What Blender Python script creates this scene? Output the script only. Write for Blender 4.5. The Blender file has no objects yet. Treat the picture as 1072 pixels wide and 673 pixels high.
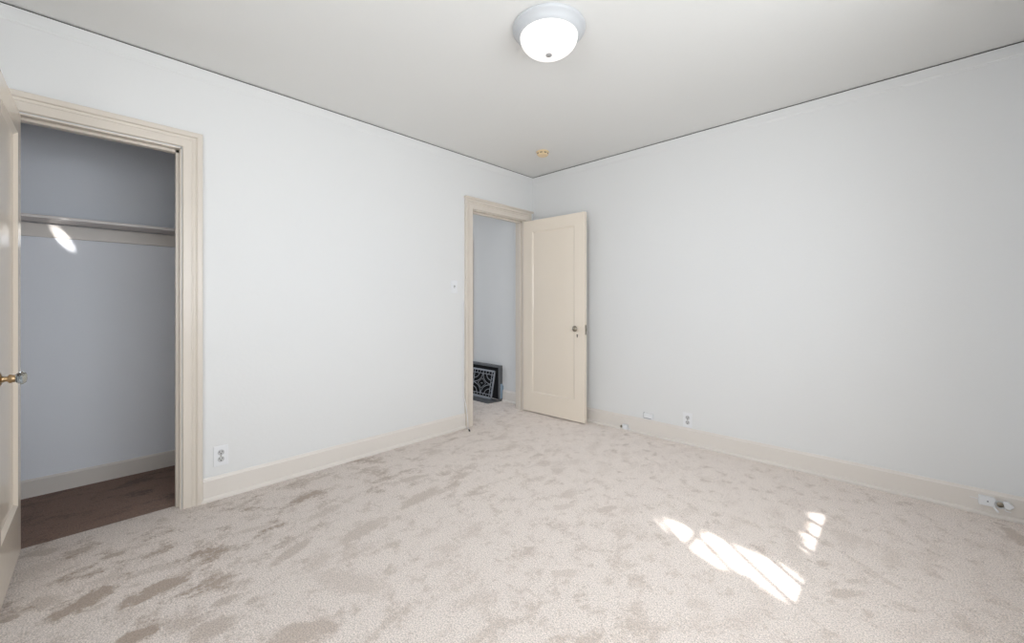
import bpy, bmesh, math, random
from mathutils import Vector, Matrix

C = bpy.context.scene.collection
S = bpy.context.scene
PI = math.pi
H = 2.5                     # ceiling height
RX = 3.354                  # side (window) wall
BY = -4.15                  # back wall
CAM = (2.8835, -3.3564, 1.1411)
YAW = math.radians(43.622)

# ------------------------------------------------------------------ camera
cd = bpy.data.cameras.new('camera')
cam = bpy.data.objects.new('camera', cd)
C.objects.link(cam)
cam.location = CAM
cam.rotation_euler = (PI / 2, 0, YAW)
cd.sensor_fit = 'HORIZONTAL'
cd.sensor_width = 36.0
cd.lens = 36.0 * 426.0 / 1072.0
cd.shift_y = -19.5 / 1072.0
cd.clip_start = 0.02
S.camera = cam

# ------------------------------------------------------------------ light and exposure
S.view_settings.view_transform = 'Standard'
S.view_settings.look = 'None'
S.view_settings.gamma = 1.0
S.view_settings.exposure = 0.0
S.view_settings.use_curve_mapping = False

w = bpy.data.worlds.new('sky')
S.world = w
w.use_nodes = True
wn = w.node_tree.nodes
wn['Background'].inputs[0].default_value = (0.62, 0.78, 1.0, 1)
wn['Background'].inputs[1].default_value = 0.9

ELEV = math.radians(42)
SUNV = Vector((-0.755 * math.cos(ELEV), 0.656 * math.cos(ELEV), -math.sin(ELEV)))   # direction the sunlight travels


def light(name, kind, loc, direction, energy, color=(1, 1, 1), **kw):
    ld = bpy.data.lights.new(name, kind)
    ld.energy = energy
    ld.color = color
    for k, v in kw.items():
        setattr(ld, k, v)
    o = bpy.data.objects.new(name, ld)
    C.objects.link(o)
    o.location = loc
    o.rotation_euler = Vector(direction).to_track_quat('-Z', 'Y').to_euler()
    return o


light('sun', 'SUN', (8, -8, 8), SUNV, 9.5, (1.0, 0.97, 0.93), angle=math.radians(0.9))
# daylight entering through the two windows behind and beside the camera
light('side_window_daylight', 'AREA', (RX + 0.16, -2.35, 1.5), (-1, 0, -0.04), 57.0, (0.90, 0.95, 1.0),
      shape='RECTANGLE', size=2.2, size_y=1.25)
light('back_window_daylight', 'AREA', (2.35, BY - 0.16, 1.5), (0, 1, -0.04), 44.0, (0.90, 0.95, 1.0),
      shape='RECTANGLE', size=1.6, size_y=1.25)
light('hall_fill', 'AREA', (-2.3, -1.2, 1.5), (1, 0.25, 0), 7.0, (1.0, 0.93, 0.84),
      shape='RECTANGLE', size=1.0, size_y=1.4)  # added area light brightening the hall, with no window behind it
# added spot standing in for reflected sunlight on the closet shelf cleat
gl = light('sun_glint', 'SPOT', (RX + 0.02, -2.35, 1.75), (-0.82 - RX - 0.02, -3.452 + 2.35, 1.534 - 1.75), 1200.0, (1, 0.99, 0.97),
           spot_size=math.radians(3.0), spot_blend=1.0, shadow_soft_size=0.004)
gl.rotation_euler.rotate_axis('Z', math.radians(32))
gl.scale = (0.30, 1, 1)


# ------------------------------------------------------------------ materials
def mat(name, color, rough=0.6, metal=0.0, bump=0.0, bscale=60.0, var=0.0, vscale=3.0, spec=0.5,
        coat=0.0, trans=0.0, ior=1.45, emit=None, estr=0.0):
    m = bpy.data.materials.new(name)
    m.use_nodes = True
    nt = m.node_tree
    b = nt.nodes['Principled BSDF']
    b.inputs['Base Color'].default_value = (*color, 1)
    b.inputs['Roughness'].default_value = rough
    b.inputs['Metallic'].default_value = metal
    b.inputs['Specular IOR Level'].default_value = spec
    b.inputs['IOR'].default_value = ior
    b.inputs['Coat Weight'].default_value = coat
    b.inputs['Coat Roughness'].default_value = 0.08
    b.inputs['Transmission Weight'].default_value = trans
    if emit:
        b.inputs['Emission Color'].default_value = (*emit, 1)
        b.inputs['Emission Strength'].default_value = estr
    tc = nt.nodes.new('ShaderNodeTexCoord')
    if bump:
        n = nt.nodes.new('ShaderNodeTexNoise')
        n.inputs['Scale'].default_value = bscale
        n.inputs['Detail'].default_value = 4
        nt.links.new(tc.outputs['Object'], n.inputs['Vector'])
        bp = nt.nodes.new('ShaderNodeBump')
        bp.inputs['Strength'].default_value = bump
        bp.inputs['Distance'].default_value = 0.004
        nt.links.new(n.outputs['Fac'], bp.inputs['Height'])
        nt.links.new(bp.outputs['Normal'], b.inputs['Normal'])
    if var:
        n = nt.nodes.new('ShaderNodeTexNoise')
        n.inputs['Scale'].default_value = vscale
        n.inputs['Detail'].default_value = 3
        nt.links.new(tc.outputs['Object'], n.inputs['Vector'])
        mx = nt.nodes.new('ShaderNodeMix')
        mx.data_type = 'RGBA'
        mx.inputs['A'].default_value = (*[c * (1 - var) for c in color], 1)
        mx.inputs['B'].default_value = (*[min(1, c * (1 + var)) for c in color], 1)
        nt.links.new(n.outputs['Fac'], mx.inputs['Factor'])
        nt.links.new(mx.outputs['Result'], b.inputs['Base Color'])
    return m


M = {}
M['wall'] = mat('wall_paint', (0.768, 0.768, 0.763), 0.55, bump=0.12, bscale=45, var=0.012, vscale=1.6)
M['closet_wall'] = mat('closet_paint', (0.86, 0.88, 0.93), 0.6, bump=0.15, bscale=30, var=0.02, vscale=2)
M['ceiling'] = mat('ceiling_paint', (0.80, 0.797, 0.78), 0.7, bump=0.12, bscale=40, var=0.012, vscale=1.2)
M['trim'] = mat('cream_gloss_paint', (0.70, 0.635, 0.56), 0.28, bump=0.05, bscale=25, var=0.012, vscale=5)
M['board'] = mat('baseboard_paint', (0.76, 0.71, 0.66), 0.35, bump=0.05, bscale=25, var=0.015, vscale=5)
M['door'] = mat('door_gloss_paint', (0.84, 0.75, 0.64), 0.16, bump=0.06, bscale=18, var=0.012, vscale=4)
M['shelf'] = mat('shelf_paint', (0.74, 0.69, 0.67), 0.4, bump=0.05, bscale=25)
M['crack'] = mat('ceiling_gap_shadow_material', (0.03, 0.028, 0.025), 0.9)
M['plastic'] = mat('white_plastic', (0.81, 0.815, 0.83), 0.3)
M['socket'] = mat('grey_socket_plastic', (0.55, 0.55, 0.55), 0.4)
M['slot'] = mat('dark_slot', (0.03, 0.03, 0.03), 0.6)
M['brass'] = mat('aged_brass', (0.46, 0.32, 0.18), 0.3, metal=1.0, bump=0.1, bscale=90)
M['nickel'] = mat('tarnished_nickel', (0.30, 0.27, 0.22), 0.35, metal=1.0)
M['glass'] = mat('cut_glass', (0.72, 0.78, 0.78), 0.03, trans=1.0, ior=1.5)
M['iron'] = mat('grey_cast_iron', (0.36, 0.37, 0.39), 0.45, metal=0.35, bump=0.2, bscale=80)
M['tin'] = mat('dark_sheet_metal', (0.15, 0.155, 0.16), 0.5, metal=0.3, bump=0.1, bscale=40, var=0.2, vscale=12)
M['duct'] = mat('black_duct', (0.006, 0.006, 0.007), 0.8)
M['tape'] = mat('blue_masking_tape', (0.36, 0.47, 0.58), 0.6)
M['wood'] = mat('bare_wood', (0.62, 0.40, 0.22), 0.55, var=0.15, vscale=20)
M['ivory'] = mat('yellowed_plastic', (0.80, 0.63, 0.40), 0.45)
M['fixture'] = mat('white_enamel', (0.55, 0.565, 0.585), 0.4)
M['finial'] = mat('brushed_nickel', (0.42, 0.42, 0.42), 0.4, metal=0.5)
M['bark'] = mat('bark', (0.2, 0.14, 0.1), 0.9, bump=0.5, bscale=20)
M['leaf'] = mat('green_leaf', (0.08, 0.18, 0.05), 0.5)
M['ground'] = mat('garden_ground', (0.28, 0.27, 0.22), 0.9, var=0.2)


def bowl_material():
    m = mat('frosted_glass_lit', (0.45, 0.44, 0.43), 0.3, emit=(1.0, 0.97, 0.94), estr=0.80)
    return m


M['bowl'] = bowl_material()


def pane_material():
    m = bpy.data.materials.new('window_glass')
    m.use_nodes = True
    nt = m.node_tree
    for n in list(nt.nodes):
        nt.nodes.remove(n)
    out = nt.nodes.new('ShaderNodeOutputMaterial')
    mix = nt.nodes.new('ShaderNodeMixShader')
    tr = nt.nodes.new('ShaderNodeBsdfTransparent')
    gl = nt.nodes.new('ShaderNodeBsdfGlossy')
    gl.inputs['Roughness'].default_value = 0.02
    mix.inputs[0].default_value = 0.05
    nt.links.new(tr.outputs[0], mix.inputs[1])
    nt.links.new(gl.outputs[0], mix.inputs[2])
    nt.links.new(mix.outputs[0], out.inputs[0])
    return m


M['pane'] = pane_material()


# darker brushed patches and footprints in the pile: centre x, y, half length, half width, angle, strength
MARKS = [
    (0.630, -3.358, 0.093, 0.046, 2.040, 1.00),
    (0.743, -3.164, 0.109, 0.046, 1.806, 0.95),
    (0.993, -3.225, 0.065, 0.037, 1.409, 1.00),
    (1.139, -3.048, 0.063, 0.046, 1.414, 0.60),
    (0.148, -3.376, 0.042, 0.034, 1.434, 0.70),
    (0.043, -3.496, 0.065, 0.031, 1.125, 0.55),
    (0.307, -3.268, 0.036, 0.022, 1.399, 0.80),
    (0.522, -3.473, 0.054, 0.043, 1.202, 0.50),
    (0.570, -3.141, 0.077, 0.025, 1.365, 0.35),
    (1.011, -2.988, 0.043, 0.025, 1.488, 0.55),
    (0.550, -3.551, 0.027, 0.019, 1.349, 0.80),
    (0.523, -2.766, 0.073, 0.019, 1.324, 0.30),
    (0.863, -2.699, 0.106, 0.031, 2.004, 0.50),
    (0.936, -2.405, 0.119, 0.050, 1.707, 0.45),
    (0.843, -1.996, 0.140, 0.043, 1.757, 0.50),
    (0.587, -1.904, 0.108, 0.031, 1.356, 0.45),
    (0.789, -1.642, 0.075, 0.031, 1.622, 0.50),
    (1.090, -2.910, 0.027, 0.019, 1.736, 0.50),
    (1.248, -2.610, 0.170, 0.056, 0.419, 0.30),
    (1.390, -2.836, 0.102, 0.056, 1.032, 0.65),
    (0.613, -2.452, 0.100, 0.031, 1.811, 0.35),
    (1.708, -1.368, 0.075, 0.025, 1.122, 0.45),
    (1.520, -1.511, 0.071, 0.025, 1.058, 0.30),
    (2.726, -1.300, 0.063, 0.025, 0.925, 0.50),
    (2.750, -1.176, 0.038, 0.015, 0.983, 0.40),
    (3.292, -0.221, 0.113, 0.031, -1.334, 0.60),
    (2.793, -1.046, 0.137, 0.012, -0.641, 0.30),
    (1.858, -1.961, 0.058, 0.025, 0.900, 0.35),
    (2.327, -1.756, 0.035, 0.025, 0.989, 0.30),
    (0.512, -3.284, 0.057, 0.031, 1.536, 0.30),
    (0.213, -3.494, 0.074, 0.056, 1.203, 0.25),
]


def carpet(name, light_c, dark_c, amount=1.0, marks=()):
    m = bpy.data.materials.new(name)
    m.use_nodes = True
    nt = m.node_tree
    L = nt.links.new
    b = nt.nodes['Principled BSDF']
    b.inputs['Roughness'].default_value = 0.95
    b.inputs['Specular IOR Level'].default_value = 0.1
    b.inputs['Sheen Weight'].default_value = 0.15
    tc = nt.nodes.new('ShaderNodeTexCoord')

    def noise(scale, detail, rough, dist, mp=(1, 1, 1), rot=0.0, off=(0, 0, 0)):
        mpn = nt.nodes.new('ShaderNodeMapping')
        mpn.inputs['Scale'].default_value = mp
        mpn.inputs['Rotation'].default_value = (0, 0, rot)
        mpn.inputs['Location'].default_value = off
        L(tc.outputs['Object'], mpn.inputs['Vector'])
        n = nt.nodes.new('ShaderNodeTexNoise')
        n.inputs['Scale'].default_value = scale
        n.inputs['Detail'].default_value = detail
        n.inputs['Roughness'].default_value = rough
        n.inputs['Distortion'].default_value = dist
        L(mpn.outputs[0], n.inputs['Vector'])
        return n.outputs['Fac']

    def ramp(sock, lo, hi):
        r = nt.nodes.new('ShaderNodeMapRange')
        r.interpolation_type = 'SMOOTHSTEP'
        r.inputs['From Min'].default_value = lo
        r.inputs['From Max'].default_value = hi
        L(sock, r.inputs['Value'])
        return r.outputs[0]

    def mth(op, a, c):
        n = nt.nodes.new('ShaderNodeMath')
        n.operation = op
        for i, v in enumerate((a, c)):
            if isinstance(v, (int, float)):
                n.inputs[i].default_value = v
            else:
                L(v, n.inputs[i])
        return n.outputs[0]

    grain = noise(190, 3, 0.8, 0.0)
    grain2 = noise(60, 3, 0.75, 0.0)
    dither = mth('MULTIPLY', mth('ADD', grain2, -0.5), 0.32)
    # footprints and brushed pile; blotchier and darker towards the closet corner
    sep = nt.nodes.new('ShaderNodeSeparateXYZ')
    L(tc.outputs['Object'], sep.inputs[0])
    diag = mth('ADD', mth('MULTIPLY', sep.outputs[0], 0.6), sep.outputs[1])
    worn = ramp(mth('MULTIPLY', diag, -1.0), -0.4, 2.6)
    blot = ramp(mth('ADD', noise(7.5, 5, 0.6, 0.1, (1.0, 0.6, 1), 0.15), dither), 0.50, 0.66)
    small = ramp(mth('ADD', noise(15, 3, 0.65, 0.2, (0.8, 0.7, 1), 0.4, (3, 1, 0)), dither), 0.50, 0.72)
    big = ramp(noise(1.3, 2, 0.5, 0.2, off=(0.7, 5.2, 0)), 0.35, 0.62)
    f = mth('MULTIPLY', blot, mth('ADD', mth('MULTIPLY', big, 0.30), 0.18))
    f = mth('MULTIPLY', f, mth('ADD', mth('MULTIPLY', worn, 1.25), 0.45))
    f = mth('MAXIMUM', f, mth('MULTIPLY', small, 0.40))
    edge = noise(22, 3, 0.65, 0.0, (1, 1, 1))
    wob = mth('ADD', mth('MULTIPLY', mth('ADD', edge, -0.5), 2.2), mth('MULTIPLY', mth('ADD', grain2, -0.5), 1.1))
    for cx, cy, hl, hw, an, st_ in marks:
        tm = nt.nodes.new('ShaderNodeMapping')
        tm.vector_type = 'TEXTURE'
        tm.inputs['Location'].default_value = (cx, cy, 0)
        tm.inputs['Rotation'].default_value = (0, 0, an)
        tm.inputs['Scale'].default_value = (hl, hw, 1)
        L(tc.outputs['Object'], tm.inputs['Vector'])
        ln = nt.nodes.new('ShaderNodeVectorMath')
        ln.operation = 'LENGTH'
        L(tm.outputs[0], ln.inputs[0])
        inv = mth('MULTIPLY', mth('ADD', ln.outputs['Value'], wob), -1.0)
        f = mth('MAXIMUM', f, mth('MULTIPLY', ramp(inv, -1.35, -0.75), st_ * 0.80))
    f = mth('MULTIPLY', f, mth('ADD', mth('MULTIPLY', grain, 1.2), 0.4))
    f = mth('ADD', mth('MULTIPLY', f, amount), mth('MULTIPLY', ramp(grain2, 0.5, 0.74), 0.16))
    mx = nt.nodes.new('ShaderNodeMix')
    mx.data_type = 'RGBA'
    mx.inputs['A'].default_value = (*light_c, 1)
    mx.inputs['B'].default_value = (*dark_c, 1)
    L(f, mx.inputs['Factor'])
    mul = nt.nodes.new('ShaderNodeMix')
    mul.data_type = 'RGBA'
    mul.blend_type = 'MULTIPLY'
    mul.inputs['Factor'].default_value = 1.0
    gv = mth('ADD', mth('MULTIPLY', ramp(grain, 0.40, 0.60), 0.50), 0.68)
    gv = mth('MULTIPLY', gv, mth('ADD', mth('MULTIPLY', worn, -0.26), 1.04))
    comb = nt.nodes.new('ShaderNodeCombineColor')
    for i in range(3):
        L(gv, comb.inputs[i])
    L(mx.outputs['Result'], mul.inputs['A'])
    L(comb.outputs[0], mul.inputs['B'])
    L(mul.outputs['Result'], b.inputs['Base Color'])
    bp = nt.nodes.new('ShaderNodeBump')
    bp.inputs['Strength'].default_value = 0.7
    bp.inputs['Distance'].default_value = 0.006
    L(mth('ADD', grain, mth('MULTIPLY', f, -0.4)), bp.inputs['Height'])
    L(bp.outputs['Normal'], b.inputs['Normal'])
    return m


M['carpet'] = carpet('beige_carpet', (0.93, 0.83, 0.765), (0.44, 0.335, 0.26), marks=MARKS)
M['brown_carpet'] = carpet('brown_closet_carpet', (0.33, 0.200, 0.150), (0.14, 0.08, 0.058), 1.0)


# ------------------------------------------------------------------ mesh helpers
def box(bm, a, b):
    x0, x1 = sorted((a[0], b[0])); y0, y1 = sorted((a[1], b[1])); z0, z1 = sorted((a[2], b[2]))
    v = [bm.verts.new(p) for p in ((x0, y0, z0), (x1, y0, z0), (x1, y1, z0), (x0, y1, z0),
                                   (x0, y0, z1), (x1, y0, z1), (x1, y1, z1), (x0, y1, z1))]
    for f in ((0, 3, 2, 1), (4, 5, 6, 7), (0, 1, 5, 4), (1, 2, 6, 5), (2, 3, 7, 6), (3, 0, 4, 7)):
        bm.faces.new([v[i] for i in f])
    return v


def lathe(bm, prof, axis='Z', seg=32, loc=(0, 0, 0), close=True):
    """prof: list of (radius, height) along the axis."""
    rings = []
    loc = Vector(loc)

    def put(r, h, a):
        c, s = r * math.cos(a), r * math.sin(a)
        p = {'Z': (c, s, h), 'Y': (c, h, s), 'X': (h, c, s)}[axis]
        return bm.verts.new(loc + Vector(p))
    for r, h in prof:
        if r < 1e-6:
            rings.append([put(0, h, 0)])
        else:
            rings.append([put(r, h, 2 * PI * i / seg) for i in range(seg)])
    for A, B in zip(rings, rings[1:]):
        if len(A) == 1 and len(B) == 1:
            continue
        for i in range(seg):
            j = (i + 1) % seg
            if len(A) == 1:
                bm.faces.new((A[0], B[i], B[j]))
            elif len(B) == 1:
                bm.faces.new((A[i], A[j], B[0]))
            else:
                bm.faces.new((A[i], A[j], B[j], B[i]))
    if close:
        for R in (rings[0], rings[-1]):
            if len(R) > 2:
                bm.faces.new(R)


def tube(bm, pts, r, seg=8, close=False):
    pts = [Vector(p) for p in pts]
    n = len(pts)
    rings = []
    for i, p in enumerate(pts):
        t = (pts[(i + 1) % n if close else min(i + 1, n - 1)] - pts[(i - 1) % n if close else max(i - 1, 0)])
        t.normalize()
        up = Vector((0, 0, 1)) if abs(t.z) < 0.9 else Vector((0, 1, 0))
        a = t.cross(up).normalized(); b = t.cross(a).normalized()
        rings.append([bm.verts.new(p + r * (math.cos(2 * PI * k / seg) * a + math.sin(2 * PI * k / seg) * b))
                      for k in range(seg)])
    m = n if close else n - 1
    for i in range(m):
        A, B = rings[i], rings[(i + 1) % n]
        for k in range(seg):
            j = (k + 1) % seg
            bm.faces.new((A[k], A[j], B[j], B[k]))
    if not close:
        bm.faces.new(rings[0]); bm.faces.new(rings[-1])


def obj(name, bm, m, parent=None, smooth=False, bevel=0.0, bseg=2, loc=None, rot=None):
    bmesh.ops.recalc_face_normals(bm, faces=bm.faces)
    me = bpy.data.meshes.new(name)
    bm.to_mesh(me); bm.free()
    me.materials.append(m)
    o = bpy.data.objects.new(name, me)
    C.objects.link(o)
    if smooth:
        me.shade_smooth()
        try:
            me.set_sharp_from_angle(angle=math.radians(40))
        except Exception:
            pass
    if bevel:
        md = o.modifiers.new('bevel', 'BEVEL')
        md.width = bevel; md.segments = bseg; md.limit_method = 'ANGLE'
        md.harden_normals = False
    if parent:
        o.parent = parent
    if loc:
        o.location = loc
    if rot:
        o.rotation_euler = rot
    return o


def boxes(name, lst, m, parent=None, **kw):
    bm = bmesh.new()
    for a, b in lst:
        box(bm, a, b)
    return obj(name, bm, m, parent, **kw)


def struct(o, label=None):
    o['kind'] = 'structure'
    if label:
        o['label'] = label
    return o


def thing(name, label, cat, loc=(0, 0, 0), rot=(0, 0, 0), group=None):
    o = bpy.data.objects.new(name, None)
    C.objects.link(o)
    o.location = loc; o.rotation_euler = rot
    o.empty_display_size = 0.05
    o['label'] = label; o['category'] = cat
    if group:
        o['group'] = group
    return o


def tag(o, label, cat, group=None):
    o['label'] = label; o['category'] = cat
    if group:
        o['group'] = group
    return o


# ------------------------------------------------------------------ setting: dimensions
T = 0.12                                    # wall thickness
G = 0.0075                                   # dark gap under the ceiling
CL0, CL1, CLZ = -3.592, -2.988, 2.000       # closet opening (y from, y to, top)
HD0, HD1, HDZ = -0.868, -0.140, 2.010       # hall opening
CBX = -0.82                                 # closet back wall
SW0, SW1, SZ0, SZ1 = -3.45, -1.25, 0.86, 2.12   # side window
BW0, BW1 = 1.55, 3.15                       # back window (x)

WT = H - G
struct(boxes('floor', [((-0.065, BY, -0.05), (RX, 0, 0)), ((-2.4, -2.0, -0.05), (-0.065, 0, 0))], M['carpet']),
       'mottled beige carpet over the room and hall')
struct(boxes('floor_closet', [((CBX, -4.0, -0.05), (-0.065, -2.12, 0.0))], M['brown_carpet']),
       'dark brown carpet of the closet')
struct(boxes('ceiling', [((-2.5, BY - T - 0.02, H), (RX + T + 0.02, 0.14, H + 0.1))], M['ceiling']), 'off white plaster ceiling')
struct(boxes('wall_left', [((-T, BY, 0), (0, CL0, WT)), ((-T, CL0, CLZ), (0, CL1, WT)),
                           ((-T, CL1, 0), (0, HD0, WT)), ((-T, HD0, HDZ), (0, HD1, WT)),
                           ((-T, HD1, 0), (0, 0, WT))], M['wall']), 'white wall with the closet and hall openings')
struct(boxes('wall_right', [((-2.4, 0, 0), (RX + T, T, WT))], M['wall']), 'long blank white wall')
struct(boxes('wall_side', [((RX, SW1, 0), (RX + T, 0, WT)), ((RX, SW0, 0), (RX + T, SW1, SZ0)),
                           ((RX, SW0, SZ1), (RX + T, SW1, WT)), ((RX, BY, 0), (RX + T, SW0, WT))], M['wall']))
struct(boxes('wall_back', [((-T, BY - T, 0), (BW0, BY, WT)), ((BW0, BY - T, 0), (BW1, BY, SZ0)),
                           ((BW0, BY - T, SZ1), (BW1, BY, WT)), ((BW1, BY - T, 0), (RX + T, BY, WT))], M['wall']))
# closet and hall shells
struct(boxes('wall_closet_back', [((CBX - 0.08, -4.0, 0), (CBX, -2.12, H))], M['closet_wall']), 'white closet back wall')
struct(boxes('wall_closet_end', [((CBX - 0.08, -2.12, 0), (-T, -2.0, H))], M['closet_wall']))
struct(boxes('wall_closet_near', [((CBX - 0.08, -4.08, 0), (-T, -4.0, H))], M['closet_wall']))
struct(boxes('wall_hall', [((-2.4, -2.1, 0), (CBX - 0.08, -2.0, H))], M['wall']))
# dark recess behind the settled gap between the walls and the ceiling
struct(boxes('trim_1', [((-T, BY - T, WT), (-0.004, T, H)), ((-2.4, 0.004, WT), (RX + T, T, H)),
                        ((RX + 0.004, BY, WT), (RX + T, 0.004, H)), ((-T, BY - T, WT), (RX + T, BY - 0.004, H))],
             M['crack']), 'dark crack between walls and ceiling')


# flat picture moulding under the ceiling
def sweep(name, prof, p0, p1, nrm, m, label=None):
    """prof: closed list of (out from wall, z); swept from p0 to p1 along the wall whose normal is nrm."""
    bm = bmesh.new()
    rings = []
    for p in (p0, p1):
        rings.append([bm.verts.new((p[0] + nrm[0] * u, p[1] + nrm[1] * u, z)) for u, z in prof])
    n = len(prof)
    for i in range(n):
        j = (i + 1) % n
        bm.faces.new((rings[0][i], rings[0][j], rings[1][j], rings[1][i]))
    bm.faces.new(rings[0]); bm.faces.new(rings[1])
    return struct(obj(name, bm, m), label)


crown = [(0, WT), (0.004, WT), (0.004, 2.436), (0.002, 2.432), (0.002, 2.426), (0, 2.424)]
sweep('trim_2', crown, (0, BY), (0, 0), (1, 0), M['wall'], 'flat white moulding along the top of the left wall')
sweep('trim_3', crown, (0, 0), (RX, 0), (0, -1), M['wall'], 'flat white moulding along the top of the right wall')
sweep('trim_4', crown, (RX, 0), (RX, BY), (-1, 0), M['wall'])

bprof = [(0, 0), (0.026, 0), (0.026, 0.012), (0.020, 0.020), (0.014, 0.023), (0.014, 0.118), (0.009, 0.126), (0.006, 0.134),
         (0, 0.134)]
sweep('baseboard_left', bprof, (0, CL1 + 0.085), (0, HD0 - 0.095), (1, 0), M['board'], 'cream baseboard of the left wall')
sweep('baseboard_right', bprof, (0, 0), (RX, 0), (0, -1), M['board'], 'cream baseboard of the long right wall')
sweep('baseboard_side', [(0, 0), (0.006, 0), (0.006, 0.134), (0, 0.134)], (RX, 0), (RX, BY), (-1, 0), M['board'])
sweep('baseboard_back', bprof, (0, BY), (RX, BY), (0, 1), M['board'])
sweep('baseboard_near', bprof, (0, BY), (0, CL0 - 0.1), (1, 0), M['board'])
cprof = [(0, 0), (0.014, 0), (0.014, 0.095), (0.008, 0.105), (0, 0.105)]
sweep('baseboard_closet', cprof, (CBX, -4.0), (CBX, -2.12), (1, 0), M['board'], 'cream baseboard at the back of the closet')
sweep('baseboard_hall', bprof, (-0.455, 0), (-0.232, 0), (0, -1), M['board'], 'short white baseboard beside the floor register')
sweep('trim_5', bprof, (-0.232, 0), (-T, 0), (0, -1), M['wood'], 'unpainted wood end of the hall baseboard')


# ------------------------------------------------------------------ casings
def casing(name, y0, y1, z1, prof, label, ymax=None):
    """reeded casing round an opening in the x=0 wall; prof = (outward offset, protrusion)"""
    bm = bmesh.new()
    cols = []
    for u, p in prof:
        yr = y1 + u
        if ymax is not None:
            yr = min(yr, ymax)
        cols.append([bm.verts.new(q) for q in ((p, y0 - u, 0), (p, y0 - u, z1 + u), (p, yr, z1 + u), (p, yr, 0))])
    for A, B in zip(cols, cols[1:]):
        for k in range(3):
            bm.faces.new((A[k], A[k + 1], B[k + 1], B[k]))
    return struct(obj(name, bm, M['trim']), label)


cas = [(0, 0), (0, 0.013), (0.004, 0.017), (0.038, 0.017), (0.040, 0.0145), (0.044, 0.0145), (0.046, 0.017), (0.054, 0.018),
       (0.056, 0.015), (0.060, 0.015), (0.063, 0.022), (0.068, 0.024), (0.086, 0.024), (0.089, 0.021), (0.089, 0)]
casing('trim_6', CL0 - 0.004, CL1 + 0.004, CLZ + 0.006, cas, 'cream reeded casing around the closet opening')
casing('trim_7', HD0 - 0.004, HD1 + 0.004, HDZ + 0.002, cas, 'cream reeded casing around the hall doorway')
# small cap on the head of the hall doorway
sweep('trim_8', [(0, 2.100), (0.030, 2.100), (0.036, 2.112), (0.036, 2.118), (0, 2.118)], (0, HD0 - 0.10), (0, HD1 + 0.11), (1, 0),
      M['trim'], 'thin cap over the hall doorway')


def jamb(name, y0, y1, z1, label):
    t = 0.006
    L = []
    for (ya, yb) in ((y0, y0 + t), (y1 - t, y1)):
        L.append(((-T - 0.004, ya, 0), (0.004, yb, z1)))
    L.append(((-T - 0.004, y0, z1 - t), (0.004, y1, z1)))
    s = 0.013
    L.append(((-0.075, y0 + t, 0), (-0.040, y0 + t + s, z1 - t)))
    L.append(((-0.075, y1 - t - s, 0), (-0.040, y1 - t, z1 - t)))
    L.append(((-0.075, y0 + t, z1 - t - s), (-0.040, y1 - t, z1 - t)))
    return struct(boxes(name, L, M['trim']), label)


jamb('trim_9', CL0, CL1, CLZ, 'cream jamb and stop inside the closet opening')
jamb('trim_10', HD0, HD1, HDZ, 'cream jamb and stop inside the hall doorway')
# plain casings on the far faces
boxesT = struct(boxes('trim_11', [((-1.09, -0.016, 0.43), (-0.985, 0, 1.93))], M['trim']), 'edge of another door casing in the hall')


# ------------------------------------------------------------------ windows
def window(name, along, p0, p1, wall, out, bars):
    """along 'y' (wall at x=wall) or 'x' (wall at y=wall); out = +1/-1 outward"""
    def P(a, d, z):
        return (wall + out * d, a, z) if along == 'y' else (a, wall + out * d, z)
    bm = bmesh.new()
    f = 0.045
    for a0, a1, z0, z1 in ((p0, p0 + f, SZ0, SZ1), (p1 - f, p1, SZ0, SZ1), (p0, p1, SZ0, SZ0 + f), (p0, p1, SZ1 - f, SZ1)):
        box(bm, P(a0, 0.02, z0), P(a1, 0.10, z1))
    o = struct(obj(name, bm, M['trim']), 'multi paned window')
    bm = bmesh.new()
    for b in bars:
        box(bm, P(b - 0.007, 0.045, SZ0), P(b + 0.007, 0.065, SZ1))
    for z in ((SZ0 + SZ1) / 2,):
        box(bm, P(p0, 0.045, z - 0.012), P(p1, 0.065, z + 0.012))
    obj('muntin', bm, M['trim'], o)
    bm = bmesh.new()
    box(bm, P(p0, 0.053, SZ0), P(p1, 0.057, SZ1))
    obj('pane', bm, M['pane'], o)
    bm = bmesh.new()
    box(bm, P(p0 - 0.08, -0.04, SZ0 - 0.03), P(p1 + 0.08, 0.02, SZ0))
    box(bm, P(p0 - 0.08, -0.018, SZ0), P(p0, 0, SZ1)); box(bm, P(p1, -0.018, SZ0), P(p1 + 0.08, 0, SZ1))
    box(bm, P(p0 - 0.08, -0.018, SZ1), P(p1 + 0.08, 0, SZ1 + 0.08))
    obj('window_casing', bm, M['trim'], o)
    return o


window('window_1', 'y', SW0, SW1, RX, 1, [-2.362 + 0.148 * k for k in range(-7, 7)])
window('window_2', 'x', BW0, BW1, BY, -1, [BW0 + 0.2 * k for k in range(1, 8)])
struct(boxes('ground', [((-6, -14, -0.6), (14, 6, -0.5))], M['ground']))


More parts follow.
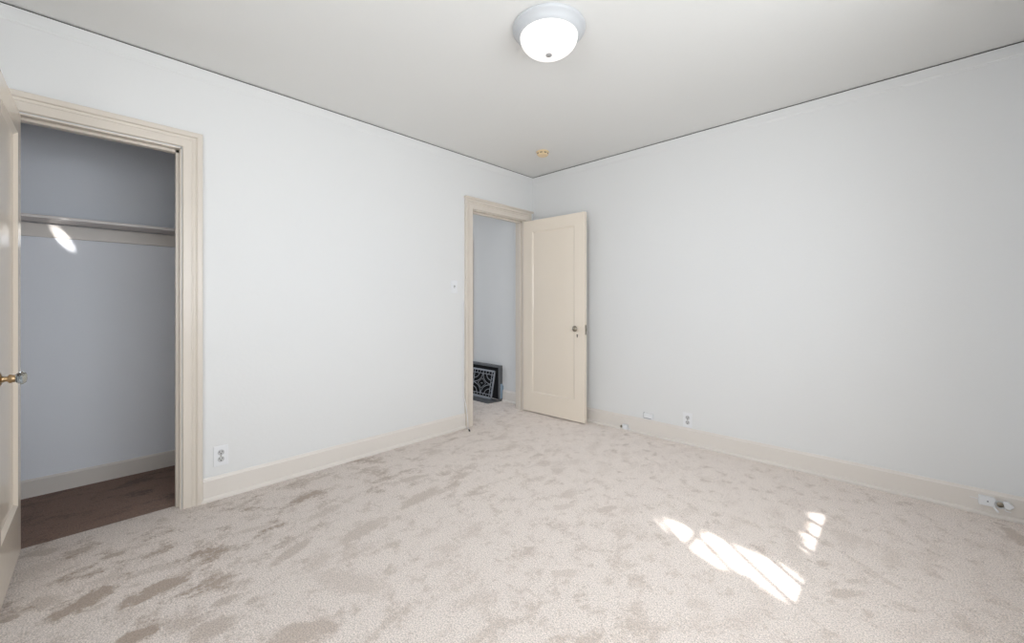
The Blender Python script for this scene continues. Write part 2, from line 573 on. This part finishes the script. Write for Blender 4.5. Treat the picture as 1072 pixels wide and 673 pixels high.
# ------------------------------------------------------------------ doors
def door(name, w, h, t, stile, top, bottom, label, face):
    """leaf along +x from the hinge; visible face at y = 0, body goes to y = -face*t"""
    bm = bmesh.new()
    y0, y1 = 0.0, -face * t
    box(bm, (0, y0, 0), (stile, y1, h)); box(bm, (w - stile, y0, 0), (w, y1, h))
    box(bm, (stile, y0, 0), (w - stile, y1, bottom)); box(bm, (stile, y0, h - top), (w - stile, y1, h))
    o = struct(obj(name, bm, M['door']), label)
    # recessed panel with a sloping moulding, both faces
    bm = bmesh.new()
    x0, x1, z0, z1 = stile, w - stile, bottom, h - top
    for ys, s in ((y0, 1), (y1, -1)):
        rr = []
        for ins, dp in ((0, 0.0005), (0.003, 0.003), (0.012, 0.011), (0.015, 0.013)):
            y = ys - s * face * dp
            rr.append([bm.verts.new(p) for p in ((x0 + ins, y, z0 + ins), (x1 - ins, y, z0 + ins),
                                                 (x1 - ins, y, z1 - ins), (x0 + ins, y, z1 - ins))])
        for A, B in zip(rr, rr[1:]):
            for k in range(4):
                bm.faces.new((A[k], A[(k + 1) % 4], B[(k + 1) % 4], B[k]))
        bm.faces.new(rr[-1])
    obj('panel', bm, M['door'], o)
    return o


d1 = door('door_1', 0.595, 1.965, 0.035, 0.085, 0.10, 0.23, 'cream one panel closet door standing open at the left edge', 1)
d1.location = (0.002, -3.557, 0.022)
d1.rotation_euler = (0, 0, math.radians(-1.2))

d2 = door('door_2', 0.752, 1.985, 0.035, 0.115, 0.115, 0.20, 'cream one panel hall door standing open against the right wall', -1)
d2.location = (-0.002, -0.152, 0.012)
d2.rotation_euler = (0, 0, math.radians(1.6))


def knob(parent, x, z, s, glass, side):
    """knob on the face y=0 of a leaf, pointing along s*y"""
    bm = bmesh.new()
    lathe(bm, [(0.0, 0), (0.026, 0), (0.026, s * 0.002), (0.022, s * 0.005), (0.011, s * 0.008), (0.010, s * 0.012)],
          'Y', 24, (x, 0, z))
    obj('rosette', bm, M['brass'] if glass else M['door'], parent, smooth=True)
    k = bmesh.new()
    if glass:
        sh = bmesh.new()
        lathe(sh, [(0.009, s * 0.008), (0.009, s * 0.020), (0.014, s * 0.022), (0.016, s * 0.028), (0.013, s * 0.032),
                   (0.013, s * 0.036), (0.010, s * 0.040)], 'Y', 20, (x, 0, z))
        kn = obj('knob_shank', sh, M['brass'], parent, smooth=True)
        lathe(k, [(0.0, s * 0.036), (0.010, s * 0.036), (0.017, s * 0.041), (0.0235, s * 0.050), (0.0235, s * 0.056),
                  (0.016, s * 0.064), (0.008, s * 0.066), (0, s * 0.066)], 'Y', 8, (x, 0, z))
        obj('door_knob', k, M['glass'], parent)
    else:
        sh = bmesh.new()
        lathe(sh, [(0.009, s * 0.010), (0.009, s * 0.028)], 'Y', 16, (x, 0, z))
        obj('knob_shank', sh, M['brass'], parent, smooth=True)
        lathe(k, [(0.010, s * 0.026), (0.020, s * 0.030), (0.027, s * 0.040), (0.027, s * 0.048), (0.020, s * 0.056),
                  (0.010, s * 0.059), (0, s * 0.0595)], 'Y', 24, (x, 0, z))
        obj('door_knob', k, M['nickel'], parent, smooth=True)
    e = bmesh.new()
    lathe(e, [(0.0, 0), (0.009, 0), (0.009, s * 0.0016), (0, s * 0.0016)], 'Y', 16, (x, 0, z - 0.062))
    box(e, (x - 0.006, 0, z - 0.085), (x + 0.006, s * 0.0014, z - 0.062))
    kp = obj('keyhole_plate', e, M['nickel' if not glass else 'brass'], parent)
    e = bmesh.new()
    box(e, (x - 0.0018, 0, z - 0.076), (x + 0.0018, s * 0.0022, z - 0.060))
    obj('keyhole', e, M['slot'], kp)


knob(d1, 0.556, 0.845, 1, True, 1)
knob(d2, 0.670, 0.885, -1, False, 1)
boxes('latch_plate', [((0.751, 0.006, 0.83), (0.7535, 0.029, 0.92)), ((0.7535, 0.012, 0.865), (0.760, 0.023, 0.885))], M['nickel'], d2)

# ------------------------------------------------------------------ closet shelf
SHZ = 1.617
sh = thing('closet_shelf', 'painted wooden shelf on a long cleat across the closet back wall', 'shelf', (CBX, -3.1, SHZ))
boxes('shelf_board', [((0.0, -0.88, 0.0), (0.225, 0.96, 0.018))], M['shelf'], sh, bevel=0.003)
boxes('cleat', [((0.0, -0.88, -0.084), (0.018, 0.96, -0.004))], M['board'], sh, bevel=0.003)

# ------------------------------------------------------------------ ceiling light
LX, LY = 1.635, -1.784
cl = thing('ceiling_light', 'round flush white ceiling light with glowing frosted glass bowl', 'ceiling light', (LX, LY, H))
bm = bmesh.new()
lathe(bm, [(0.10, 0), (0.174, 0), (0.178, -0.004), (0.178, -0.012), (0.174, -0.018), (0.166, -0.022), (0.155, -0.036),
           (0.149, -0.046), (0.144, -0.048), (0.136, -0.044), (0.120, -0.035)], 'Z', 72)
obj('canopy', bm, M['fixture'], cl, smooth=True)
bm = bmesh.new()
pr = [(0.141, -0.045)]
for i in range(1, 15):
    a = i / 14 * PI / 2
    pr.append((0.141 * math.cos(a) ** 0.86 if i < 14 else 0.0, -0.045 - 0.083 * math.sin(a)))
lathe(bm, pr, 'Z', 64, close=False)
obj('glass_bowl', bm, M['bowl'], cl, smooth=True)
bm = bmesh.new()
lathe(bm, [(0, -0.138), (0.010, -0.137), (0.015, -0.133), (0.015, -0.129), (0.006, -0.126), (0.0, -0.126)], 'Z', 24)
obj('finial', bm, M['finial'], cl, smooth=True)

# ------------------------------------------------------------------ smoke detector
sd = thing('smoke_detector', 'yellowed round smoke detector on the ceiling near the far corner', 'smoke detector', (0.565, -0.525, H))
bm = bmesh.new()
lathe(bm, [(0, 0), (0.058, 0), (0.058, -0.010), (0.050, -0.013), (0.050, -0.030), (0.044, -0.038), (0.0, -0.040)], 'Z', 8)
obj('housing', bm, M['ivory'], sd)
bm = bmesh.new()
for k in range(8):
    a = 2 * PI * (k + 0.5) / 8
    c = Vector((0.0468 * math.cos(a), 0.0468 * math.sin(a), -0.019))
    t = Vector((-math.sin(a), math.cos(a), 0)) * 0.012
    n = Vector((math.cos(a), math.sin(a), 0)) * 0.001
    vs = [bm.verts.new(c + q) for q in (-t - n + Vector((0, 0, -.003)), t - n + Vector((0, 0, -.003)), t + n + Vector((0, 0, -.003)),
                                        -t + n + Vector((0, 0, -.003)), -t - n + Vector((0, 0, .003)), t - n + Vector((0, 0, .003)),
                                        t + n + Vector((0, 0, .003)), -t + n + Vector((0, 0, .003)))]
    for f in ((0, 3, 2, 1), (4, 5, 6, 7), (0, 1, 5, 4), (1, 2, 6, 5), (2, 3, 7, 6), (3, 0, 4, 7)):
        bm.faces.new([vs[i] for i in f])
obj('vent_slots', bm, M['slot'], sd)


# ------------------------------------------------------------------ electrical plates
def plate_parts(t, w, h, sockets=True):
    """local frame: x across, z up, -y out of the wall"""
    boxes('cover_plate', [((-w / 2, -0.005, -h / 2), (w / 2, 0, h / 2))], M['plastic'], t, bevel=0.002)
    if sockets:
        for s in (-1, 1):
            bm = bmesh.new()
            lathe(bm, [(0.0165, -0.0045), (0.0165, -0.0065), (0.0, -0.0065)], 'Y', 24, (0, 0, s * 0.0195))
            f = obj('socket', bm, M['socket'], t)
            boxes('slots', [((-0.0085, -0.0072, s * 0.0195 + 0.0), (-0.0055, -0.0064, s * 0.0195 + 0.009)),
                            ((0.0055, -0.0072, s * 0.0195 + 0.0), (0.0085, -0.0064, s * 0.0195 + 0.009)),
                            ((-0.003, -0.0072, s * 0.0195 - 0.010), (0.003, -0.0064, s * 0.0195 - 0.004))], M['slot'], f)
        bm = bmesh.new()
        lathe(bm, [(0.0035, -0.0045), (0.0035, -0.0062), (0, -0.0066)], 'Y', 12)
        obj('screw', bm, M['nickel'], t)


o1 = thing('wall_outlet', 'white duplex outlet beside the closet casing', 'outlet', (0, -2.807, 0.246), (0, 0, PI / 2))
plate_parts(o1, 0.072, 0.116)
o2 = thing('wall_outlet', 'white duplex outlet just above the right wall baseboard', 'outlet', (1.645, 0, 0.196))
plate_parts(o2, 0.072, 0.116)
sw = thing('light_switch', 'white toggle switch plate left of the hall doorway', 'light switch', (0, -1.082, 1.285), (0, 0, PI / 2))
plate_parts(sw, 0.070, 0.115, False)
boxes('toggle_surround', [((-0.006, -0.0062, -0.012), (0.006, -0.0045, 0.012))], M['socket'], sw)
boxes('toggle', [((-0.004, -0.016, -0.001), (0.004, -0.006, 0.010))], M['finial'], sw, bevel=0.001)
j1 = thing('phone_jack', 'small white blank plate resting on the baseboard top', 'wall plate', (1.318, 0, 0.158))
boxes('cover', [((-0.042, -0.016, -0.010), (0.040, -0.002, 0.030))], M['plastic'], j1, bevel=0.002)
boxes('gap', [((-0.044, -0.012, -0.014), (0.020, -0.001, -0.0095)), ((-0.045, -0.012, -0.012), (-0.0425, -0.001, 0.032))], M['slot'], j1)
j2 = thing('cable_outlet', 'small white box with brown cap low on the baseboard by the open door', 'cable outlet', (1.095, -0.014, 0.034))
boxes('housing', [((-0.012, -0.024, -0.020), (0.038, 0, 0.020))], M['plastic'], j2, bevel=0.003)
bm = bmesh.new()
lathe(bm, [(0, 0), (0.010, 0), (0.011, -0.010), (0.007, -0.016), (0, -0.018)], 'Y', 16, (-0.028, 0, -0.004))
obj('end_cap', bm, M['nickel'], j2, smooth=True)
boxes('lip', [((0.038, -0.016, -0.016), (0.060, 0, -0.010))], M['plastic'], j2, bevel=0.001)

j3 = thing('junction_box', 'broken white phone junction box hanging open on the baseboard at far right', 'junction box',
           (3.195, -0.014, 0.072))
bm = bmesh.new()
pts = [(-0.004, 0.034), (0.052, 0.034), (0.060, 0.020), (0.060, -0.004), (0.046, -0.014), (-0.004, -0.014)]
A = [bm.verts.new((x, 0, z)) for x, z in pts]; B = [bm.verts.new((x, -0.020, z)) for x, z in pts]
bm.faces.new(A); bm.faces.new(B)
for i in range(6):
    bm.faces.new((A[i], A[(i + 1) % 6], B[(i + 1) % 6], B[i]))
obj('base_plate', bm, M['plastic'], j3, bevel=0.002)
bm = bmesh.new()
lathe(bm, [(0.003, -0.020), (0.003, -0.0225), (0, -0.0225)], 'Y', 12, (0.028, 0, 0.010))
obj('screw', bm, M['slot'], j3)
bm = bmesh.new()
tube(bm, [(0.071 + 0.017 * math.cos(a), -0.024, 0.008 + 0.018 * math.sin(a)) for a in [2 * PI * k / 20 for k in range(20)]],
     0.0038, 8, True)
obj('ring', bm, M['socket'], j3, smooth=True)
bm = bmesh.new()
lathe(bm, [(0.013, 0), (0.013, -0.022), (0.006, -0.024), (0, -0.024)], 'Y', 16, (0.071, 0, 0.006))
obj('terminal', bm, M['nickel'], j3, smooth=True)
bm = bmesh.new()
pts = [(0.080, 0.026), (0.100, 0.030), (0.118, 0.010), (0.104, -0.008), (0.086, -0.006)]
A = [bm.verts.new((x, -0.010, z)) for x, z in pts]; B = [bm.verts.new((x, -0.032, z)) for x, z in pts]
bm.faces.new(A); bm.faces.new(B)
for i in range(5):
    bm.faces.new((A[i], A[(i + 1) % 5], B[(i + 1) % 5], B[i]))
obj('loose_cover', bm, M['plastic'], j3, bevel=0.003)
bm = bmesh.new()
tube(bm, [(0.048, -0.020, -0.008), (0.056, -0.028, -0.022), (0.064, -0.030, -0.032)], 0.005, 8)
obj('plug', bm, M['plastic'], j3, smooth=True)
for pts, rr in (([(0.082, -0.020, -0.008), (0.092, -0.028, -0.018), (0.106, -0.030, -0.018)], 0.0022),
                ([(-0.004, -0.008, 0.008), (-0.018, -0.003, 0.010), (-0.034, -0.002, 0.010)], 0.0015)):
    bm = bmesh.new()
    tube(bm, pts, rr, 8)
    obj('wire', bm, M['plastic'], j3, smooth=True)

# thin cable clipped down the hall casing, its plug lying on the carpet
cb = thing('coax_cable', 'thin white cable running down the hall casing to the carpet', 'cable', (0.0, -0.975, 0.0))
bm = bmesh.new()
pts = [(0.006, -0.006 + 0.004 * math.sin(z * 9), z) for z in [1.15 - 0.05 * k for k in range(18)]]
pts += [(0.016, 0.002, 0.26), (0.026, 0.010, 0.20), (0.036, 0.016, 0.12), (0.040, 0.022, 0.05), (0.052, 0.010, 0.012),
        (0.075, 0.0, 0.005), (0.095, -0.012, 0.005)]
tube(bm, pts, 0.0030, 8)
obj('cord', bm, M['plastic'], cb, smooth=True)
bm = bmesh.new()
tube(bm, [(0.092, -0.010, 0.007), (0.108, -0.020, 0.007), (0.124, -0.030, 0.007)], 0.0065, 8)
obj('plug', bm, M['slot'], cb)

# ------------------------------------------------------------------ floor register in the hall
rg = thing('floor_register', 'dark sheet metal wall and floor register box in the hall', 'register', (-0.73, 0, 0))
bm = bmesh.new()
# wedge frame: back box against the wall and flared apron on the floor
box(bm, (-0.29, -0.045, 0.385), (0.262, 0, 0.412))
box(bm, (-0.29, -0.045, 0.0), (-0.262, 0, 0.385))
box(bm, (0.236, -0.045, 0.0), (0.262, 0, 0.385))
obj('frame', bm, M['tin'], rg, bevel=0.003)
boxes('duct', [((-0.26, -0.008, 0.01), (0.235, -0.001, 0.385))], M['duct'], rg)
bm = bmesh.new()
A = [bm.verts.new(p) for p in ((-0.29, -0.045, 0), (0.262, -0.045, 0), (0.262, -0.060, 0), (0.235, -0.215, 0), (-0.29, -0.215, 0))]
B = [bm.verts.new((v.co.x, v.co.y, 0.012)) for v in A]
bm.faces.new(A); bm.faces.new(B)
for i in range(5):
    bm.faces.new((A[i], A[(i + 1) % 5], B[(i + 1) % 5], B[i]))
obj('apron', bm, M['tin'], rg)
boxes('tape', [((0.2625, -0.036, 0.03), (0.2635, -0.004, 0.20)), ((0.262, -0.001, 0.06), (0.280, -0.0002, 0.18))], M['tape'], rg)

gr = thing('vent_grille', 'grey ornamental cast grille leaning inside the dark register box', 'grille', (-0.758, -0.098, 0.014),
           (math.radians(-12), 0, 0))
GW, GH = 0.41, 0.335
bm = bmesh.new()
f = 0.020
x0, x1 = -GW / 2, GW / 2
for a, b in (((x0, -0.006, 0), (x0 + f, 0.006, GH)), ((x1 - f, -0.006, 0), (x1, 0.006, GH)),
             ((x0, -0.006, 0), (x1, 0.006, f)), ((x0, -0.006, GH - f), (x1, 0.006, GH))):
    box(bm, a, b)
obj('border', bm, M['iron'], gr, bevel=0.002)
bm = bmesh.new()
r = 0.0040
ix0, ix1, iz0, iz1 = x0 + f, x1 - f, f, GH - f
mg = 0.032


def arc(cx_, cz_, rx, rz, a0, a1, n=14):
    tube(bm, [(cx_ + rx * math.cos(a0 + (a1 - a0) * k / n), 0, cz_ + rz * math.sin(a0 + (a1 - a0) * k / n))
              for k in range(n + 1)], r, 6)


ax0, ax1, az0, az1 = ix0 + mg, ix1 - mg, iz0 + mg, iz1 - mg
for p, q in (((ax0, iz0), (ax0, iz1)), ((ax1, iz0), (ax1, iz1)), ((ix0, az0), (ix1, az0)), ((ix0, az1), (ix1, az1))):
    tube(bm, [(p[0], 0, p[1]), (q[0], 0, q[1])], r, 6)
for k in range(1, 6):
    xx = ax0 + (ax1 - ax0) * k / 6
    for a, b in ((iz0, az0), (az1, iz1)):
        tube(bm, [(xx, 0, a), (xx, 0, b)], r * 0.8, 6)
for k in range(1, 5):
    zz = az0 + (az1 - az0) * k / 5
    for a, b in ((ix0, ax0), (ax1, ix1)):
        tube(bm, [(a, 0, zz), (b, 0, zz)], r * 0.8, 6)
hx, hz = (ax1 - ax0) / 2, (az1 - az0) / 2
mx_, mz_ = (ax0 + ax1) / 2, (az0 + az1) / 2
for cx_, cz_, a0 in ((ax0, az0, 0), (ax1, az0, PI / 2), (ax1, az1, PI), (ax0, az1, 3 * PI / 2)):
    for k in (0.96, 0.56):
        arc(cx_, cz_, hx * k, hz * k, a0, a0 + PI / 2)
tube(bm, [(mx_ - hx * .45, 0, mz_), (mx_, 0, mz_ + hz * .5), (mx_ + hx * .45, 0, mz_), (mx_, 0, mz_ - hz * .5)], r, 6, True)
tube(bm, [(ax0 + hx * .9, 0, mz_), (ax1 - hx * .9, 0, mz_)], r, 6)
obj('scrollwork', bm, M['iron'], gr)

# the old house has settled: the ceiling is about 2 cm lower towards the back wall
SAG = 0.0062
for o in C.objects:
    if o.type == 'MESH' and o.get('kind') == 'structure' and o.name.split('_')[0] in ('ceiling', 'wall', 'trim'):
        for v in o.data.vertices:
            if v.co.z > 2.41:
                v.co.z += SAG * v.co.y
for o in (cl, sd):
    o.location.z += SAG * o.location.y

# ------------------------------------------------------------------ tree outside the side window (shades most of the sun)
patchA = [(1.965, -1.285), (2.00, -1.252), (2.10, -1.245), (2.175, -1.275), (2.205, -1.240), (2.30, -1.245), (2.36, -1.262), (2.45, -1.262),
          (2.53, -1.275), (2.609, -1.350), (2.609, -1.425), (2.59, -1.480), (2.54, -1.500), (2.48, -1.462), (2.40, -1.420),
          (2.36, -1.440), (2.31, -1.468), (2.23, -1.425), (2.16, -1.405), (2.13, -1.365), (2.04, -1.335)]
patchB = [(2.540, -0.665), (2.602, -0.610), (2.618, -0.80), (2.612, -0.98), (2.605, -1.09), (2.560, -1.050), (2.575, -0.96), (2.545, -0.92),
          (2.578, -0.86), (2.552, -0.80), (2.578, -0.73)]


def inside(px, py, poly):
    c = False
    n = len(poly)
    for i in range(n):
        xa, ya = poly[i]; xb, yb = poly[(i + 1) % n]
        if (ya > py) != (yb > py) and px < (xb - xa) * (py - ya) / (yb - ya) + xa:
            c = not c
    return c


rnd = random.Random(4)
tr = thing('garden_tree', 'leafy green tree outside the side window', 'tree', (4.95, -4.6, -0.5))
bm = bmesh.new()
tube(bm, [(0, 0, 0), (0.03, 0.02, 0.8), (-0.02, 0.0, 1.6), (0.05, 0.03, 2.6), (0.0, 0.0, 3.4)], 0.09, 10)
obj('trunk', bm, M['bark'], tr, smooth=True)
bm = bmesh.new()
org = Vector((4.95, -4.6, -0.5))
uax = Vector((0.656, 0.755, 0)).normalized()
vax = SUNV.cross(uax).normalized()
if vax.z < 0:
    vax = -vax
cen = Vector((3.39, -2.35, 1.5)) - SUNV * 1.15
st = 0.016
nu, nv = 82, 60


def hit(p):
    k = p.z / -SUNV.z
    q = p + SUNV * k
    return q.x, q.y


for i in range(-nu, nu):
    for j in range(-nv, nv):
        for lay in range(2):
            p = cen + uax * ((i + rnd.uniform(-.4, .4)) * st) + vax * ((j + rnd.uniform(-.4, .4)) * st) - SUNV * rnd.uniform(0, 0.06 if lay == 0 else 0.2)
            s = 0.017 if lay == 0 else 0.026
            a = rnd.uniform(0, PI)
            n1 = (uax * math.cos(a) + vax * math.sin(a)) * s
            n2 = (-uax * math.sin(a) + vax * math.cos(a)) * s * 0.8 + SUNV * rnd.uniform(-.25, .25) * s
            q = [p - n1, p + n2 * .9, p + n1, p - n2 * .9]
            ok = True
            for z in q + [p] + [(q[k_] + q[k_ - 1]) / 2 for k_ in range(4)]:
                hx_, hy_ = hit(z)
                if inside(hx_, hy_, patchA) or inside(hx_, hy_, patchB):
                    ok = False
                    break
            if not ok or min(z.x for z in q) < RX + T + 0.02:
                continue
            bm.faces.new([bm.verts.new(z - org) for z in q])
obj('foliage', bm, M['leaf'], tr)['kind'] = 'stuff'

# unseen slab added over the back window to keep the sun off it
struct(boxes('porch_roof', [((-1.0, BY - 2.6, 2.62), (5.6, BY - T, 2.70))], M['ceiling']))
